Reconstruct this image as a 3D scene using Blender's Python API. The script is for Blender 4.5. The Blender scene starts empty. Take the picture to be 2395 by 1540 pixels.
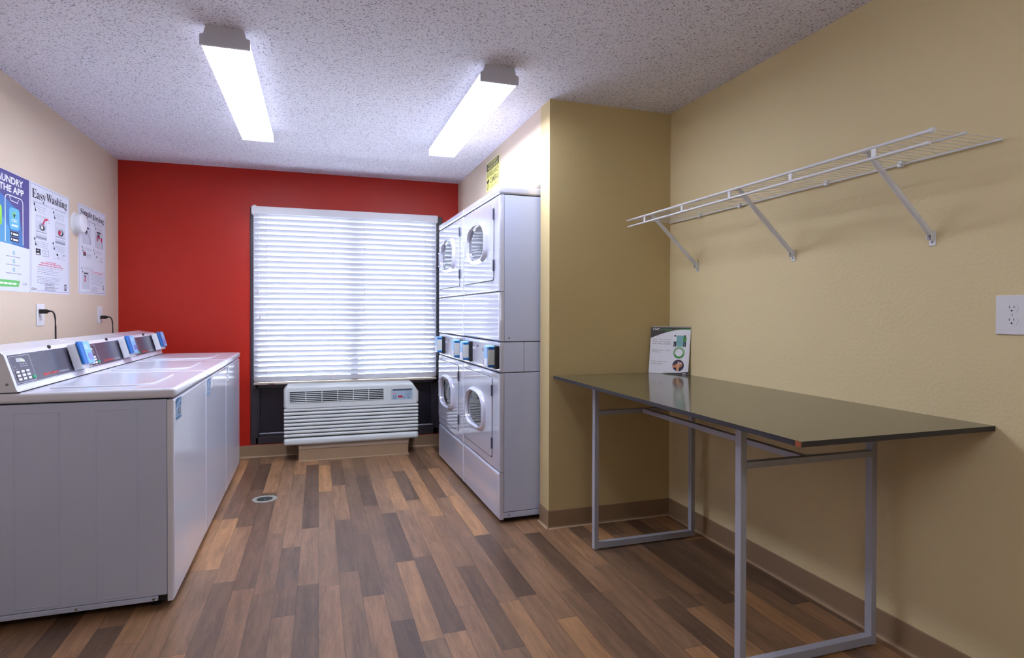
import bpy, bmesh, math, random
from mathutils import Vector, Matrix
random.seed(7)
C = bpy.context.scene.collection
PI = math.pi

# ------------------------------------------------------------ materials
def lin(c):
    return tuple(((x/255)/12.92 if x/255 <= .04045 else ((x/255+.055)/1.055)**2.4) for x in c)
MATS = {}
def nd(nt, t, **k):
    n = nt.nodes.new(t)
    for a, b in k.items():
        if a in n.inputs: n.inputs[a].default_value = b
        else: setattr(n, a, b)
    return n
def mat(name, col, rough=.5, metal=0., var=.03, vscale=6., bump=0., bscale=40., bdist=.01, emit=0., ecol=None, spec=.5, coat=0., bstretch=(1,1,1), detail=2.):
    """procedural principled: slight noise variation in colour, optional noise bump"""
    if name in MATS: return MATS[name]
    m = bpy.data.materials.new(name); m.use_nodes = True; MATS[name] = m
    if name == 'white_enamel': m.node_tree.nodes['Principled BSDF'].inputs['IOR'].default_value = 1.75
    nt = m.node_tree; p = nt.nodes['Principled BSDF']; L = nt.links
    c = lin(col)
    tc = nd(nt, 'ShaderNodeTexCoord')
    n = nd(nt, 'ShaderNodeTexNoise', Scale=vscale, Detail=3.)
    L.new(tc.outputs['Object'], n.inputs['Vector'])
    r = nd(nt, 'ShaderNodeValToRGB')
    r.color_ramp.elements[0].color = tuple(x*(1-var) for x in c)+(1,)
    r.color_ramp.elements[1].color = tuple(min(1, x*(1+var)) for x in c)+(1,)
    L.new(n.outputs['Fac'], r.inputs['Fac']); L.new(r.outputs['Color'], p.inputs['Base Color'])
    p.inputs['Roughness'].default_value = rough; p.inputs['Metallic'].default_value = metal
    p.inputs['Specular IOR Level'].default_value = spec
    p.inputs['Coat Weight'].default_value = coat
    if emit:
        p.inputs['Emission Color'].default_value = lin(ecol or col)+(1,)
        p.inputs['Emission Strength'].default_value = emit
    if bump:
        mp = nd(nt, 'ShaderNodeMapping'); mp.inputs['Scale'].default_value = bstretch
        L.new(tc.outputs['Object'], mp.inputs['Vector'])
        b = nd(nt, 'ShaderNodeTexNoise', Scale=bscale, Detail=detail)
        L.new(mp.outputs['Vector'], b.inputs['Vector'])
        bp = nd(nt, 'ShaderNodeBump', Strength=bump, Distance=bdist)
        L.new(b.outputs['Fac'], bp.inputs['Height']); L.new(bp.outputs['Normal'], p.inputs['Normal'])
    return m

def wood_floor():
    m = bpy.data.materials.new('wood_plank_floor'); m.use_nodes = True
    nt = m.node_tree; L = nt.links; p = nt.nodes['Principled BSDF']
    def M(op, a, b=None, c=None):
        n = nt.nodes.new('ShaderNodeMath'); n.operation = op
        for i, v in enumerate((a, b, c)):
            if v is None: continue
            if isinstance(v, (int, float)): n.inputs[i].default_value = v
            else: L.new(v, n.inputs[i])
        return n.outputs[0]
    tc = nt.nodes.new('ShaderNodeTexCoord'); sp = nt.nodes.new('ShaderNodeSeparateXYZ')
    L.new(tc.outputs['Object'], sp.inputs[0]); x, y = sp.outputs['X'], sp.outputs['Y']
    cx = M('DIVIDE', x, .0905); col = M('FLOOR', cx); fx = M('FRACT', cx)
    wn = nt.nodes.new('ShaderNodeTexWhiteNoise'); wn.noise_dimensions = '1D'; L.new(col, wn.inputs['W'])
    yy = M('ADD', M('DIVIDE', y, .74), M('MULTIPLY', wn.outputs['Value'], 7.3)); row = M('FLOOR', yy); fy = M('FRACT', yy)
    cb = nt.nodes.new('ShaderNodeCombineXYZ'); L.new(col, cb.inputs[0]); L.new(row, cb.inputs[1])
    w2 = nt.nodes.new('ShaderNodeTexWhiteNoise'); w2.noise_dimensions = '2D'; L.new(cb.outputs[0], w2.inputs['Vector'])
    rp = nt.nodes.new('ShaderNodeValToRGB'); e = rp.color_ramp.elements
    cols = [(0, (82, 61, 46)), (.25, (102, 78, 59)), (.45, (121, 92, 68)), (.65, (132, 99, 72)), (.85, (143, 107, 75)), (1, (158, 116, 77))]
    e[0].position = 0; e[0].color = lin(cols[0][1])+(1,); e[1].position = 1; e[1].color = lin(cols[-1][1])+(1,)
    for q, c in cols[1:-1]:
        k = e.new(q); k.color = lin(c)+(1,)
    L.new(w2.outputs['Value'], rp.inputs['Fac'])
    # long grain, shifted per plank
    cv = nt.nodes.new('ShaderNodeCombineXYZ'); L.new(M('MULTIPLY', x, 9.), cv.inputs[0]); L.new(y, cv.inputs[1]); L.new(M('MULTIPLY', w2.outputs['Value'], 31.), cv.inputs[2])
    g = nd(nt, 'ShaderNodeTexNoise', Scale=2.6, Detail=4., Distortion=1.1); L.new(cv.outputs[0], g.inputs['Vector'])
    rings = M('SINE', M('MULTIPLY', g.outputs['Fac'], 42.))
    cv2 = nt.nodes.new('ShaderNodeCombineXYZ'); L.new(M('MULTIPLY', x, 60.), cv2.inputs[0]); L.new(M('MULTIPLY', y, 2.), cv2.inputs[1]); L.new(w2.outputs['Value'], cv2.inputs[2])
    g2 = nd(nt, 'ShaderNodeTexNoise', Scale=7., Detail=5.); L.new(cv2.outputs[0], g2.inputs['Vector'])
    cl = nd(nt, 'ShaderNodeTexNoise', Scale=3.4, Detail=3.); L.new(cv.outputs[0], cl.inputs['Vector'])
    f = M('ADD', M('MULTIPLY', rings, .075), M('ADD', M('MULTIPLY', M('SUBTRACT', g2.outputs['Fac'], .5), .75), M('MULTIPLY', M('SUBTRACT', cl.outputs['Fac'], .5), 1.25)))
    f = M('ADD', f, 1.)
    ed = M('MINIMUM', M('MINIMUM', fx, M('SUBTRACT', 1., fx)), M('MULTIPLY', M('MINIMUM', fy, M('SUBTRACT', 1., fy)), 8.))
    seam = nt.nodes.new('ShaderNodeMapRange'); seam.inputs[1].default_value = 0; seam.inputs[2].default_value = .03; seam.inputs[3].default_value = .5; seam.inputs[4].default_value = 1
    L.new(ed, seam.inputs[0])
    f = M('MULTIPLY', f, seam.outputs[0])
    mx = nt.nodes.new('ShaderNodeVectorMath'); mx.operation = 'SCALE'; L.new(rp.outputs['Color'], mx.inputs[0]); L.new(f, mx.inputs['Scale'])
    L.new(mx.outputs[0], p.inputs['Base Color'])
    p.inputs['Roughness'].default_value = .36; p.inputs['Specular IOR Level'].default_value = .42
    bp = nd(nt, 'ShaderNodeBump', Strength=.12, Distance=.002); L.new(f, bp.inputs['Height']); L.new(bp.outputs['Normal'], p.inputs['Normal'])
    return m

def popcorn():
    m = bpy.data.materials.new('popcorn_ceiling'); m.use_nodes = True
    nt = m.node_tree; L = nt.links; p = nt.nodes['Principled BSDF']
    tc = nt.nodes.new('ShaderNodeTexCoord')
    n = nd(nt, 'ShaderNodeTexNoise', Scale=135., Detail=1.5, Distortion=.8); L.new(tc.outputs['Object'], n.inputs['Vector'])
    r = nt.nodes.new('ShaderNodeValToRGB'); e = r.color_ramp.elements
    e[0].position = .34; e[0].color = lin((146, 142, 156))+(1,); e[1].position = .44; e[1].color = lin((226, 224, 236))+(1,)  # dark specks are the shade between popcorn grains, put into the colour
    L.new(n.outputs['Fac'], r.inputs['Fac']); L.new(r.outputs['Color'], p.inputs['Base Color'])
    p.inputs['Roughness'].default_value = .95; p.inputs['Specular IOR Level'].default_value = .1
    n2 = nd(nt, 'ShaderNodeTexNoise', Scale=150., Detail=2.); L.new(tc.outputs['Object'], n2.inputs['Vector'])
    bp = nd(nt, 'ShaderNodeBump', Strength=.35, Distance=.005); L.new(n2.outputs['Fac'], bp.inputs['Height']); L.new(bp.outputs['Normal'], p.inputs['Normal'])
    return m

def glass_mat():
    m = bpy.data.materials.new('window_glass'); m.use_nodes = True
    nt = m.node_tree; L = nt.links; nt.nodes.remove(nt.nodes['Principled BSDF'])
    out = nt.nodes['Material Output']
    t = nt.nodes.new('ShaderNodeBsdfTransparent'); t.inputs[0].default_value = (.86, .9, .93, 1)
    g = nt.nodes.new('ShaderNodeBsdfGlossy'); g.inputs['Roughness'].default_value = .02
    fr = nt.nodes.new('ShaderNodeFresnel'); mx = nt.nodes.new('ShaderNodeMixShader')
    L.new(fr.outputs[0], mx.inputs[0]); L.new(t.outputs[0], mx.inputs[1]); L.new(g.outputs[0], mx.inputs[2]); L.new(mx.outputs[0], out.inputs[0])
    return m
def slat_mat():
    m = bpy.data.materials.new('white_blind_slat'); m.use_nodes = True
    nt = m.node_tree; L = nt.links; p = nt.nodes['Principled BSDF']; out = nt.nodes['Material Output']
    tc = nt.nodes.new('ShaderNodeTexCoord'); n = nd(nt, 'ShaderNodeTexNoise', Scale=30.); L.new(tc.outputs['Object'], n.inputs['Vector'])
    r = nt.nodes.new('ShaderNodeValToRGB'); r.color_ramp.elements[0].color = lin((200, 200, 208))+(1,); r.color_ramp.elements[1].color = lin((208, 208, 216))+(1,)
    L.new(n.outputs['Fac'], r.inputs['Fac']); L.new(r.outputs['Color'], p.inputs['Base Color'])
    p.inputs['Roughness'].default_value = .4
    t = nt.nodes.new('ShaderNodeBsdfTranslucent'); t.inputs[0].default_value = (.85, .88, .95, 1)
    mx = nt.nodes.new('ShaderNodeMixShader'); mx.inputs[0].default_value = .11
    L.new(p.outputs[0], mx.inputs[1]); L.new(t.outputs[0], mx.inputs[2]); L.new(mx.outputs[0], out.inputs[0])
    return m

ENAMEL = mat('white_enamel', (196, 200, 218), .05, var=.01, bump=.5, bscale=5.5, bdist=.0005, detail=0.0, bstretch=(1, 1, 1.3), spec=1.0, coat=1.0)
ENAMELW = mat('washer_enamel', (222, 225, 238), .14, var=.01, bump=.5, bscale=4.5, bdist=.0012, detail=1.0, coat=.25)
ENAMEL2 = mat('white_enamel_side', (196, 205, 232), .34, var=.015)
WHITEPL = mat('white_plastic', (222, 223, 228), .35, var=.01)
ACPL = mat('offwhite_plastic', (194, 199, 197), .45, var=.01)
DARK = mat('dark_gap', (26, 27, 32), .7)
BLACK = mat('black_rubber', (14, 14, 16), .5)
CONSOLE = mat('charcoal_panel', (70, 68, 82), .22, var=.04)
GREYPL = mat('grey_panel', (176, 176, 190), .3, var=.02)
ALU = mat('grey_plate', (172, 182, 188), .35, var=.02)
BLUE = mat('reader_blue', (20, 98, 170), .3)
LBLUE = mat('reader_light_blue', (120, 178, 226), .3)
PINKD = mat('reader_display', (150, 140, 205), .25)
REDT = mat('print_red', (226, 60, 48), .6)
WHITET = mat('print_white', (238, 240, 246), .6)
GREEN = mat('start_green', (24, 158, 112), .4)
CHROME = mat('steel_screw', (150, 150, 155), .3, metal=.9)
GLASSD = mat('dryer_window_glass', (40, 44, 52), .04, var=.2, bump=.5, bscale=9., bdist=.004, coat=.8)
INK = mat('print_black', (44, 38, 52), .7)
GREYI = mat('print_grey', (150, 152, 170), .7)
LGREY = mat('print_light_grey', (196, 198, 210), .7)
PAPER = mat('poster_paper', (216, 220, 232), .45, var=.01)
PINKI = mat('print_pink', (216, 120, 140), .7)
REDI = mat('print_crimson', (196, 40, 74), .7)
TABLETOP = mat('dark_laminate', (86, 78, 54), .13, var=.06, vscale=20)
TABEDGE = mat('dark_edge_band', (42, 40, 46), .4)
CHIP = mat('exposed_chipboard', (160, 84, 50), .8, var=.2, vscale=60)
LEGM = mat('silver_painted_steel', (168, 171, 184), .4, metal=.1, var=.03)
WIRE = mat('white_wire_coating', (222, 224, 228), .35, var=.01)
TAN = mat('tan_wall_paint_shaded', (198, 178, 130), .62, var=.02, vscale=2, bump=.30, bscale=85, bdist=.004, spec=.3)  # tan paint with the return wall's shade put into its colour
TANL = mat('tan_wall_paint_cool_lit', (210, 192, 172), .62, var=.02, vscale=2, bump=.30, bscale=85, bdist=.004, spec=.3)  # same tan paint, its colour shifted to carry the cooler light
TANR = mat('tan_wall_paint_lit', (218, 201, 157), .62, var=.02, vscale=2, bump=.30, bscale=85, bdist=.004, spec=.3)  # same tan paint again, lightened for the brighter light on the right wall
RED = mat('red_wall_paint', (172, 32, 16), .40, var=.03, vscale=2, bump=.25, bscale=85, bdist=.004, spec=.35)
BASEB = mat('brown_vinyl_baseboard', (146, 120, 92), .5, var=.04)
TOE = mat('worn_baseboard_toe', (168, 144, 114), .6, var=.12, vscale=30)
BRONZE = mat('dark_bronze_frame', (46, 44, 50), .35, var=.05)
PANELD = mat('dark_spandrel_panel', (30, 28, 40), .3, var=.1)
SILL = mat('sill_beige', (170, 156, 140), .45)
SLAT = slat_mat(); GLASS = glass_mat()

# ------------------------------------------------------------ mesh builder
class MB:
    def __init__(s): s.v = []; s.f = []; s.m = []; s.mats = []
    def mi(s, m):
        if m not in s.mats: s.mats.append(m)
        return s.mats.index(m)
    def add(s, vs, fs, m, M=None):
        o = len(s.v); k = s.mi(m)
        for q in vs: s.v.append(tuple(M @ Vector(q)) if M else tuple(q))
        for f in fs: s.f.append([o+i for i in f]); s.m.append(k)
        return s
    def box(s, x0, x1, y0, y1, z0, z1, m, M=None):
        vs = [(x, y, z) for x in (x0, x1) for y in (y0, y1) for z in (z0, z1)]
        return s.add(vs, [(0, 1, 3, 2), (4, 6, 7, 5), (0, 4, 5, 1), (2, 3, 7, 6), (0, 2, 6, 4), (1, 5, 7, 3)], m, M)
    def frombm(s, b, m, M=None):
        b.verts.index_update()
        s.add([v.co[:] for v in b.verts], [[v.index for v in f.verts] for f in b.faces], m, M); b.free(); return s
    def rbox(s, x0, x1, y0, y1, z0, z1, m, r=.006, seg=2, M=None, only=None):
        b = bmesh.new(); bmesh.ops.create_cube(b, size=1)
        for v in b.verts: v.co = ((x0+x1)/2+v.co.x*(x1-x0), (y0+y1)/2+v.co.y*(y1-y0), (z0+z1)/2+v.co.z*(z1-z0))
        r = min(r, .49*min(x1-x0, y1-y0, z1-z0))
        ed = [e for e in b.edges if (only is None or only(*[(a+c)/2 for a, c in zip(e.verts[0].co, e.verts[1].co)], e.verts[0].co-e.verts[1].co))]
        bmesh.ops.bevel(b, geom=ed, offset=r, segments=seg, profile=.5, affect='EDGES')
        return s.frombm(b, m, M)
    def prism(s, pts, d0, d1, m, axis='y', M=None):
        """pts in the plane of the two other axes, extruded along axis"""
        n = len(pts); P = lambda a, b, d: {'y': (a, d, b), 'x': (d, a, b), 'z': (a, b, d)}[axis]
        vs = [P(a, b, d0) for a, b in pts]+[P(a, b, d1) for a, b in pts]
        return s.add(vs, [list(range(n))[::-1], list(range(n, 2*n))]+[(i, (i+1) % n, n+(i+1) % n, n+i) for i in range(n)], m, M)
    def tube(s, pts, r, m, n=8, M=None, cap=True):
        pts = [Vector(p) for p in pts]; rings = []
        up = Vector((0, 0, 1))
        for i, p in enumerate(pts):
            t = (pts[min(i+1, len(pts)-1)]-pts[max(i-1, 0)]).normalized()
            a = t.cross(up)
            if a.length < 1e-3: a = t.cross(Vector((1, 0, 0)))
            a.normalize(); b = a.cross(t).normalized()
            rr = r[i] if isinstance(r, (list, tuple)) else r
            rings.append([p+a*rr*math.cos(2*PI*k/n)+b*rr*math.sin(2*PI*k/n) for k in range(n)])
        vs = [q for g in rings for q in g]; fs = []
        for i in range(len(pts)-1):
            for k in range(n): fs.append((i*n+k, i*n+(k+1) % n, (i+1)*n+(k+1) % n, (i+1)*n+k))
        if cap: fs += [list(range(n))[::-1], list(range((len(pts)-1)*n, len(pts)*n))]
        return s.add(vs, fs, m, M)
    def disc(s, c, ax, prof, m, n=32, M=None):
        """lathe: prof = [(radius, height along ax)...]"""
        ax = Vector(ax).normalized(); a = ax.orthogonal().normalized(); b = ax.cross(a); c = Vector(c)
        vs = []; fs = []
        for r, h in prof:
            for k in range(n): vs.append(c+ax*h+(a*math.cos(2*PI*k/n)+b*math.sin(2*PI*k/n))*max(r, 1e-5))
        for i in range(len(prof)-1):
            for k in range(n): fs.append((i*n+k, i*n+(k+1) % n, (i+1)*n+(k+1) % n, (i+1)*n+k))
        if prof[0][0] > 1e-4: fs.append(list(range(n))[::-1])
        if prof[-1][0] > 1e-4: fs.append(list(range((len(prof)-1)*n, len(prof)*n)))
        return s.add(vs, fs, m, M)

def link(name, mb, parent=None, local=True, smooth=True):
    me = bpy.data.meshes.new(name)
    v = mb.v
    if parent is not None and not local:
        o = Vector(); q = parent
        while q is not None: o = o+q.location; q = q.parent
        v = [(a-o.x, b-o.y, c-o.z) for a, b, c in v]
    me.from_pydata(v, [], mb.f)
    for m in mb.mats: me.materials.append(m)
    me.polygons.foreach_set('material_index', mb.m)
    if smooth:
        me.polygons.foreach_set('use_smooth', [True]*len(me.polygons)); me.update(); me.set_sharp_from_angle(angle=math.radians(38))
    me.update()
    ob = bpy.data.objects.new(name, me); C.objects.link(ob)
    if parent is not None: ob.parent = parent
    if smooth:
        w = ob.modifiers.new('wn', 'WEIGHTED_NORMAL'); w.keep_sharp = True; w.weight = 100
    return ob
def tag(o, label, cat, group=None):
    o['label'] = label; o['category'] = cat
    if group: o['group'] = group
    return o
def thing(name, label, cat, loc=(0, 0, 0), rz=0, group=None):
    o = bpy.data.objects.new(name, None); C.objects.link(o); o.location = loc; o.rotation_euler = (0, 0, rz); o.empty_display_size = .1
    return tag(o, label, cat, group)
def struct(name, mb, smooth=False):
    o = link(name, mb, smooth=smooth); o['kind'] = 'structure'; return o
def kids(o): return [c for c in bpy.data.objects if c.parent == o]
def copy_tree(o, parent=None):
    c = o.copy(); C.objects.link(c); c.parent = parent
    for k in kids(o): copy_tree(k, c)
    return c

# ------------------------------------------------------------ flat printed artwork
_tc = {}
def textmesh(t, bold=0.):
    key = (t, bold)
    if key in _tc: return _tc[key]
    cu = bpy.data.curves.new('t', 'FONT'); cu.body = t; cu.offset = bold; cu.resolution_u = 3
    o = bpy.data.objects.new('t', cu); C.objects.link(o)
    dg = bpy.context.evaluated_depsgraph_get(); me = bpy.data.meshes.new_from_object(o.evaluated_get(dg))
    vs = [(v.co.x, v.co.y) for v in me.vertices]; fs = [list(p.vertices) for p in me.polygons]
    bpy.data.objects.remove(o); bpy.data.curves.remove(cu); bpy.data.meshes.remove(me)
    _tc[key] = (vs, fs); return _tc[key]
class Art:
    """flat shapes on a plane: origin O, unit axes U, V, normal N"""
    def __init__(s, O, U, V, N): s.O, s.U, s.V, s.N = map(Vector, (O, U, V, N)); s.b = MB(); s.step = .0004
    def P(s, u, v, l): return s.O+s.U*u+s.V*v+s.N*(l*s.step)
    def poly(s, pts, m, l=1): s.b.add([s.P(u, v, l) for u, v in pts], [list(range(len(pts)))], m); return s
    def rect(s, u0, v0, u1, v1, m, l=1): return s.poly([(u0, v0), (u1, v0), (u1, v1), (u0, v1)], m, l)
    def frame(s, u0, v0, u1, v1, w, m, l=1, wv=None):
        wv = wv or w
        s.rect(u0, v0, u1, v0+wv, m, l); s.rect(u0, v1-wv, u1, v1, m, l); s.rect(u0, v0, u0+w, v1, m, l); return s.rect(u1-w, v0, u1, v1, m, l)
    def ell(s, u, v, ru, rv, m, l=1, a0=0, a1=2*PI, n=28): return s.poly([(u+ru*math.cos(a0+(a1-a0)*i/n), v+rv*math.sin(a0+(a1-a0)*i/n)) for i in range(n)], m, l)
    def ring(s, u, v, ru, rv, k, m, l=1, a0=0, a1=2*PI, n=32):
        for i in range(n):
            a, b = a0+(a1-a0)*i/n, a0+(a1-a0)*(i+1)/n
            s.poly([(u+ru*math.cos(a), v+rv*math.sin(a)), (u+ru*math.cos(b), v+rv*math.sin(b)), (u+k*ru*math.cos(b), v+k*rv*math.sin(b)), (u+k*ru*math.cos(a), v+k*rv*math.sin(a))], m, l)
        return s
    def rrect(s, u0, v0, u1, v1, ru, rv, m, l=1, n=6):
        p = []
        for cx, cy, a in ((u1-ru, v1-rv, 0), (u0+ru, v1-rv, PI/2), (u0+ru, v0+rv, PI), (u1-ru, v0+rv, 1.5*PI)):
            for i in range(n+1): p.append((cx+ru*math.cos(a+PI/2*i/n), cy+rv*math.sin(a+PI/2*i/n)))
        return s.poly(p, m, l)
    def line(s, pts, w, m, l=1, wv=None):
        for (a, b), (c, d) in zip(pts, pts[1:]):
            L = math.hypot(c-a, d-b) or 1; nx, ny = -(d-b)/L*w/2, (c-a)/L*(wv or w)/2
            s.poly([(a+nx, b+ny), (c+nx, d+ny), (c-nx, d-ny), (a-nx, b-ny)], m, l)
        return s
    def text(s, t, u0, v0, u1, v1, m, l=1, bold=0.):
        """fit the glyphs' bounding box to the rectangle"""
        vs, fs = textmesh(t, bold)
        if not vs: return s
        ax, bx = min(q[0] for q in vs), max(q[0] for q in vs); ay, by = min(q[1] for q in vs), max(q[1] for q in vs)
        s.b.add([s.P(u0+(x-ax)/(bx-ax)*(u1-u0), v0+(y-ay)/(by-ay)*(v1-v0), l) for x, y in vs], fs, m); return s
    def words(s, u0, u1, v, h, m, l=1, k=5, ragged=.2):
        """a line of print too small to read"""
        u = u0; end = u1-random.random()*ragged*(u1-u0)
        while u < end:
            w = (u1-u0)*random.uniform(.5, 1.5)/k; s.rect(u, v, min(u+w, end), v+h, m, l); u += w+(u1-u0)*.025
        return s
    def build(s, name, parent, local=False): return link(name, s.b, parent, local, smooth=False)

# ------------------------------------------------------------ room
XL, XR, XW, YB, YJ, H = -1.512, 1.245, 2.033, 5.448, 3.1316, 2.44
YN = -2.2   # wall behind the viewpoint
def box1(x0, x1, y0, y1, z0, z1, m):
    b = MB(); b.box(x0, x1, y0, y1, z0, z1, m); return b
fl = MB(); fl.box(XL-.2, XW+.2, YN-.2, YB+.3, -.1, 0, wood_floor()); struct('floor', fl)
ce = MB(); ce.box(XL-.2, XW+.2, YN-.2, YB+.3, H, H+.1, popcorn()); struct('ceiling', ce)
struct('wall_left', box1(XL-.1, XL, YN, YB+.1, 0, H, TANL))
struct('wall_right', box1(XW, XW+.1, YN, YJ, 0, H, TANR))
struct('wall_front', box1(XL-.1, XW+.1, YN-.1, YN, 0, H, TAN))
W0, W1, WZ0, WZ1 = -.548, 1.094, .112, 2.118
b = MB()
b.box(XL-.1, W0, YB, YB+.1, 0, H, RED); b.box(W1, XR+.7, YB, YB+.1, 0, H, RED)
b.box(W0, W1, YB, YB+.1, WZ1, H, RED); b.box(W0, W1, YB, YB+.1, 0, WZ0, RED)
struct('wall_back', b)
# inner right wall with the recess the dryers stand in
RY, RZ, RX = 3.275, 1.990, 1.245+.56
b = MB()
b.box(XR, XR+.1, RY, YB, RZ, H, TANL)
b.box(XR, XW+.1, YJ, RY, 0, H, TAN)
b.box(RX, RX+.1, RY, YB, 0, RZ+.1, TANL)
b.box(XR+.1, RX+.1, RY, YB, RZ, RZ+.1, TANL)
struct('wall_inner', b)
# vinyl baseboards with a worn toe
def baseb(name, p0, p1, n):
    """from p0 to p1 along a wall, n = outward normal"""
    h = .1025; p0 = Vector(p0+(0,)); p1 = Vector(p1+(0,)); n = Vector(n+(0,)); b = MB()
    prof = [(0, h), (.003, h), (.0042, h-.004), (.0042, .014), (.006, .006), (0, .006)]
    toe = [(0, .0062), (.0062, .0062), (.014, .0012), (.016, 0), (0, 0)]
    for pr, m in ((prof, BASEB), (toe, TOE)):
        k = len(pr); vs = [p0+n*a+Vector((0, 0, z)) for a, z in pr]+[p1+n*a+Vector((0, 0, z)) for a, z in pr]
        b.add(vs, [list(range(k))[::-1], list(range(k, 2*k))]+[(i, (i+1) % k, k+(i+1) % k, k+i) for i in range(k)], m)
    return struct(name, b)
baseb('baseboard_right', (XW, YN), (XW, YJ), (-1, 0))
baseb('baseboard_jog', (XR-.004, YJ), (XW, YJ), (0, -1))
baseb('baseboard_corner', (XR, YJ-.004), (XR, RY), (-1, 0))
baseb('baseboard_left', (XL, YN), (XL, YB), (1, 0))
baseb('baseboard_back', (XL, YB), (RX, YB), (0, -1))
# boxed ledge beneath the air conditioner
b = MB(); b.rbox(-.158, .745, 5.176, YB, .098, .150, mat('ledge_paint', (160, 142, 122), .5), .004)
b.box(-.155, .742, 5.180, YB, .006, .098, BASEB); b.box(-.160, .747, 5.172, YB, 0, .007, TOE)
struct('trim_1', b)

# window: dark bronze frame, spandrel below, glass above
b = MB(); y0, y1 = YB-.012, YB+.09
def fr(x0, x1, z0, z1, yy0=y0, yy1=y1, m=BRONZE, r=.003): b.rbox(x0, x1, yy0, yy1, z0, z1, m, r, 1)
fr(W0+.001, W0+.060, WZ0, WZ1); fr(W1-.085, W1-.001, WZ0, WZ1); fr(W0+.04, W1-.04, WZ1-.05, WZ1); fr(W0+.04, W1-.04, WZ0, WZ0+.055)
fr(W0+.04, W1-.04, .585, .65); fr(.275, .335, .65, WZ1-.05, YB+.0, YB+.06)
fr(W0+.05, W0+.072, .17, .59, YB+.004, YB+.08); fr(W1-.10, W1-.08, .17, .59, YB+.004, YB+.08)
fr(W0+.04, W1-.04, .165, .19, YB+.004, YB+.08)
fr(W0+.07, W1-.07, .1905, .199, YB+.002, YB+.03, LEGM, .002)
b.box(W0+.05, W1-.05, YB+.05, YB+.06, .17, .60, PANELD)
b.box(W0+.012, W1-.012, YB+.091, YB+.099, WZ0, .62, PANELD)
win = struct('window_1', b, True)
g = MB(); g.box(W0+.04, .28, YB+.035, YB+.040, .64, WZ1-.04, GLASS); g.box(.33, W1-.04, YB+.035, YB+.040, .64, WZ1-.04, GLASS)
link('window_glass', g, win, smooth=False)

# ------------------------------------------------------------ venetian blind
bx0, bx1 = -.516, 1.026; by = 5.385
t = thing('window_blind', 'white horizontal slat blind closed over the bright window in the red wall', 'blind', (.25, by, .62))
b = MB(); b.rbox(-.528, 1.034, 5.345, 5.357, 2.052, 2.114, WHITEPL, .003); b.box(-.528, -.520, 5.357, 5.43, 2.052, 2.110, WHITEPL); b.box(1.026, 1.034, 5.357, 5.43, 2.052, 2.110, WHITEPL)
b.rbox(-.52, 1.026, 5.36, 5.43, 2.07, 2.112, WHITEPL, .003)
b.rbox(-.519, -.493, 5.36, 5.40, 2.108, 2.126, WHITEPL, .004)
link('valance', b, t, False)
N = 32; z0, z1 = 2.040, .668; pitch = (z0-z1)/(N-1)
b = MB(); ang = math.radians(60); wd = .0515
for i in range(N):
    zc = z0-i*pitch; q = []
    for k in range(5):
        s_ = (k/4-.5)*wd; bow = .0022*(1-(2*k/4-1)**2)
        # room-side edge high, window-side edge low
        q.append((by-s_*math.cos(ang)-bow*math.sin(ang), zc+s_*math.sin(ang)-bow*math.cos(ang)))
    vs = []
    for x in (bx0, bx1): vs += [(x, a, c) for a, c in q]+[(x, a-.0012, c+.0006) for a, c in q]
    fs = []
    for k in range(4): fs += [(k, k+1, 10+k+1, 10+k), (5+k, 15+k, 15+k+1, 5+k+1)]
    fs += [(4, 9, 19, 14), (0, 10, 15, 5)]
    b.add(vs, fs, SLAT)
link('slats', b, t, False)
b = MB(); b.rbox(bx0, bx1, by-.030, by+.022, .622, .640, SILL, .005)
b.box(-.40, -.352, by-.0305, by-.029, .624, .630, mat('small_red_sticker', (120, 40, 32), .6)); link('bottom_rail', b, t, False)
b = MB()
for x in (-.413, .12, .386, .921):
    for yy in (by-.029, by+.027):
        b.tube([(x, yy, 2.06), (x, yy, .63)], .0007, WHITEPL, 5)
    for i in range(N):
        zc = z0-i*pitch; b.rbox(x-.0035, x+.0035, by-.0205, by-.0145, zc+.012, zc+.026, WHITEPL, .002, 1)
link('ladder_cord', b, t, False)
for x, z in ((-.478, 1.398), (-.462, 1.192), (.985, 1.265)):
    b = MB(); b.tube([(x, by-.034, 2.06), (x, by-.034, z+.02)], .0009, WHITEPL, 5)
    b.disc((x, by-.034, z-.018), (0, 0, 1), [(.004, 0), (.0085, .004), (.0075, .022), (.003, .036)], WHITEPL, 12)
    link('pull_cord', b, t, False)

# ------------------------------------------------------------ air conditioner
t = thing('air_conditioner', 'off-white through-wall air conditioner below the window blind', 'air conditioner', (.279, 5.30, .14))
ax0, ax1, ay = -.271, .829, 5.150
b = MB()
prof = [(ax0+.012, .443), (ax1-.012, .443), (ax1, .455), (ax1, .545), (ax1-.052, .622), (ax0+.028, .628), (ax0, .598), (ax0, .455)]
bm = bmesh.new()
vs = [bm.verts.new((x, ay, z)) for x, z in prof]+[bm.verts.new((x, 5.351, z)) for x, z in prof]; n = len(prof)
bm.faces.new(vs[:n]); bm.faces.new(vs[n:][::-1])
for i in range(n): bm.faces.new((vs[i], vs[n+i], vs[n+(i+1) % n], vs[(i+1) % n]))
bmesh.ops.recalc_face_normals(bm, faces=bm.faces[:])
bmesh.ops.bevel(bm, geom=[e for e in bm.edges if abs(e.verts[0].co.y-ay) < 1e-5 and abs(e.verts[1].co.y-ay) < 1e-5 and max(e.verts[0].co.z, e.verts[1].co.z) > .45], offset=.022, segments=4, profile=.5, affect='EDGES')
b.frombm(bm, ACPL)
b.rbox(ax0+.012, ax1-.012, ay+.035, YB-.014, .16, .45, ACPL, .004)
link('housing', b, t, False)
b = MB(); b.rbox(ax0, ax1, ay, YB-.02, .137, .198, ACPL, .022, 4)
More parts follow.
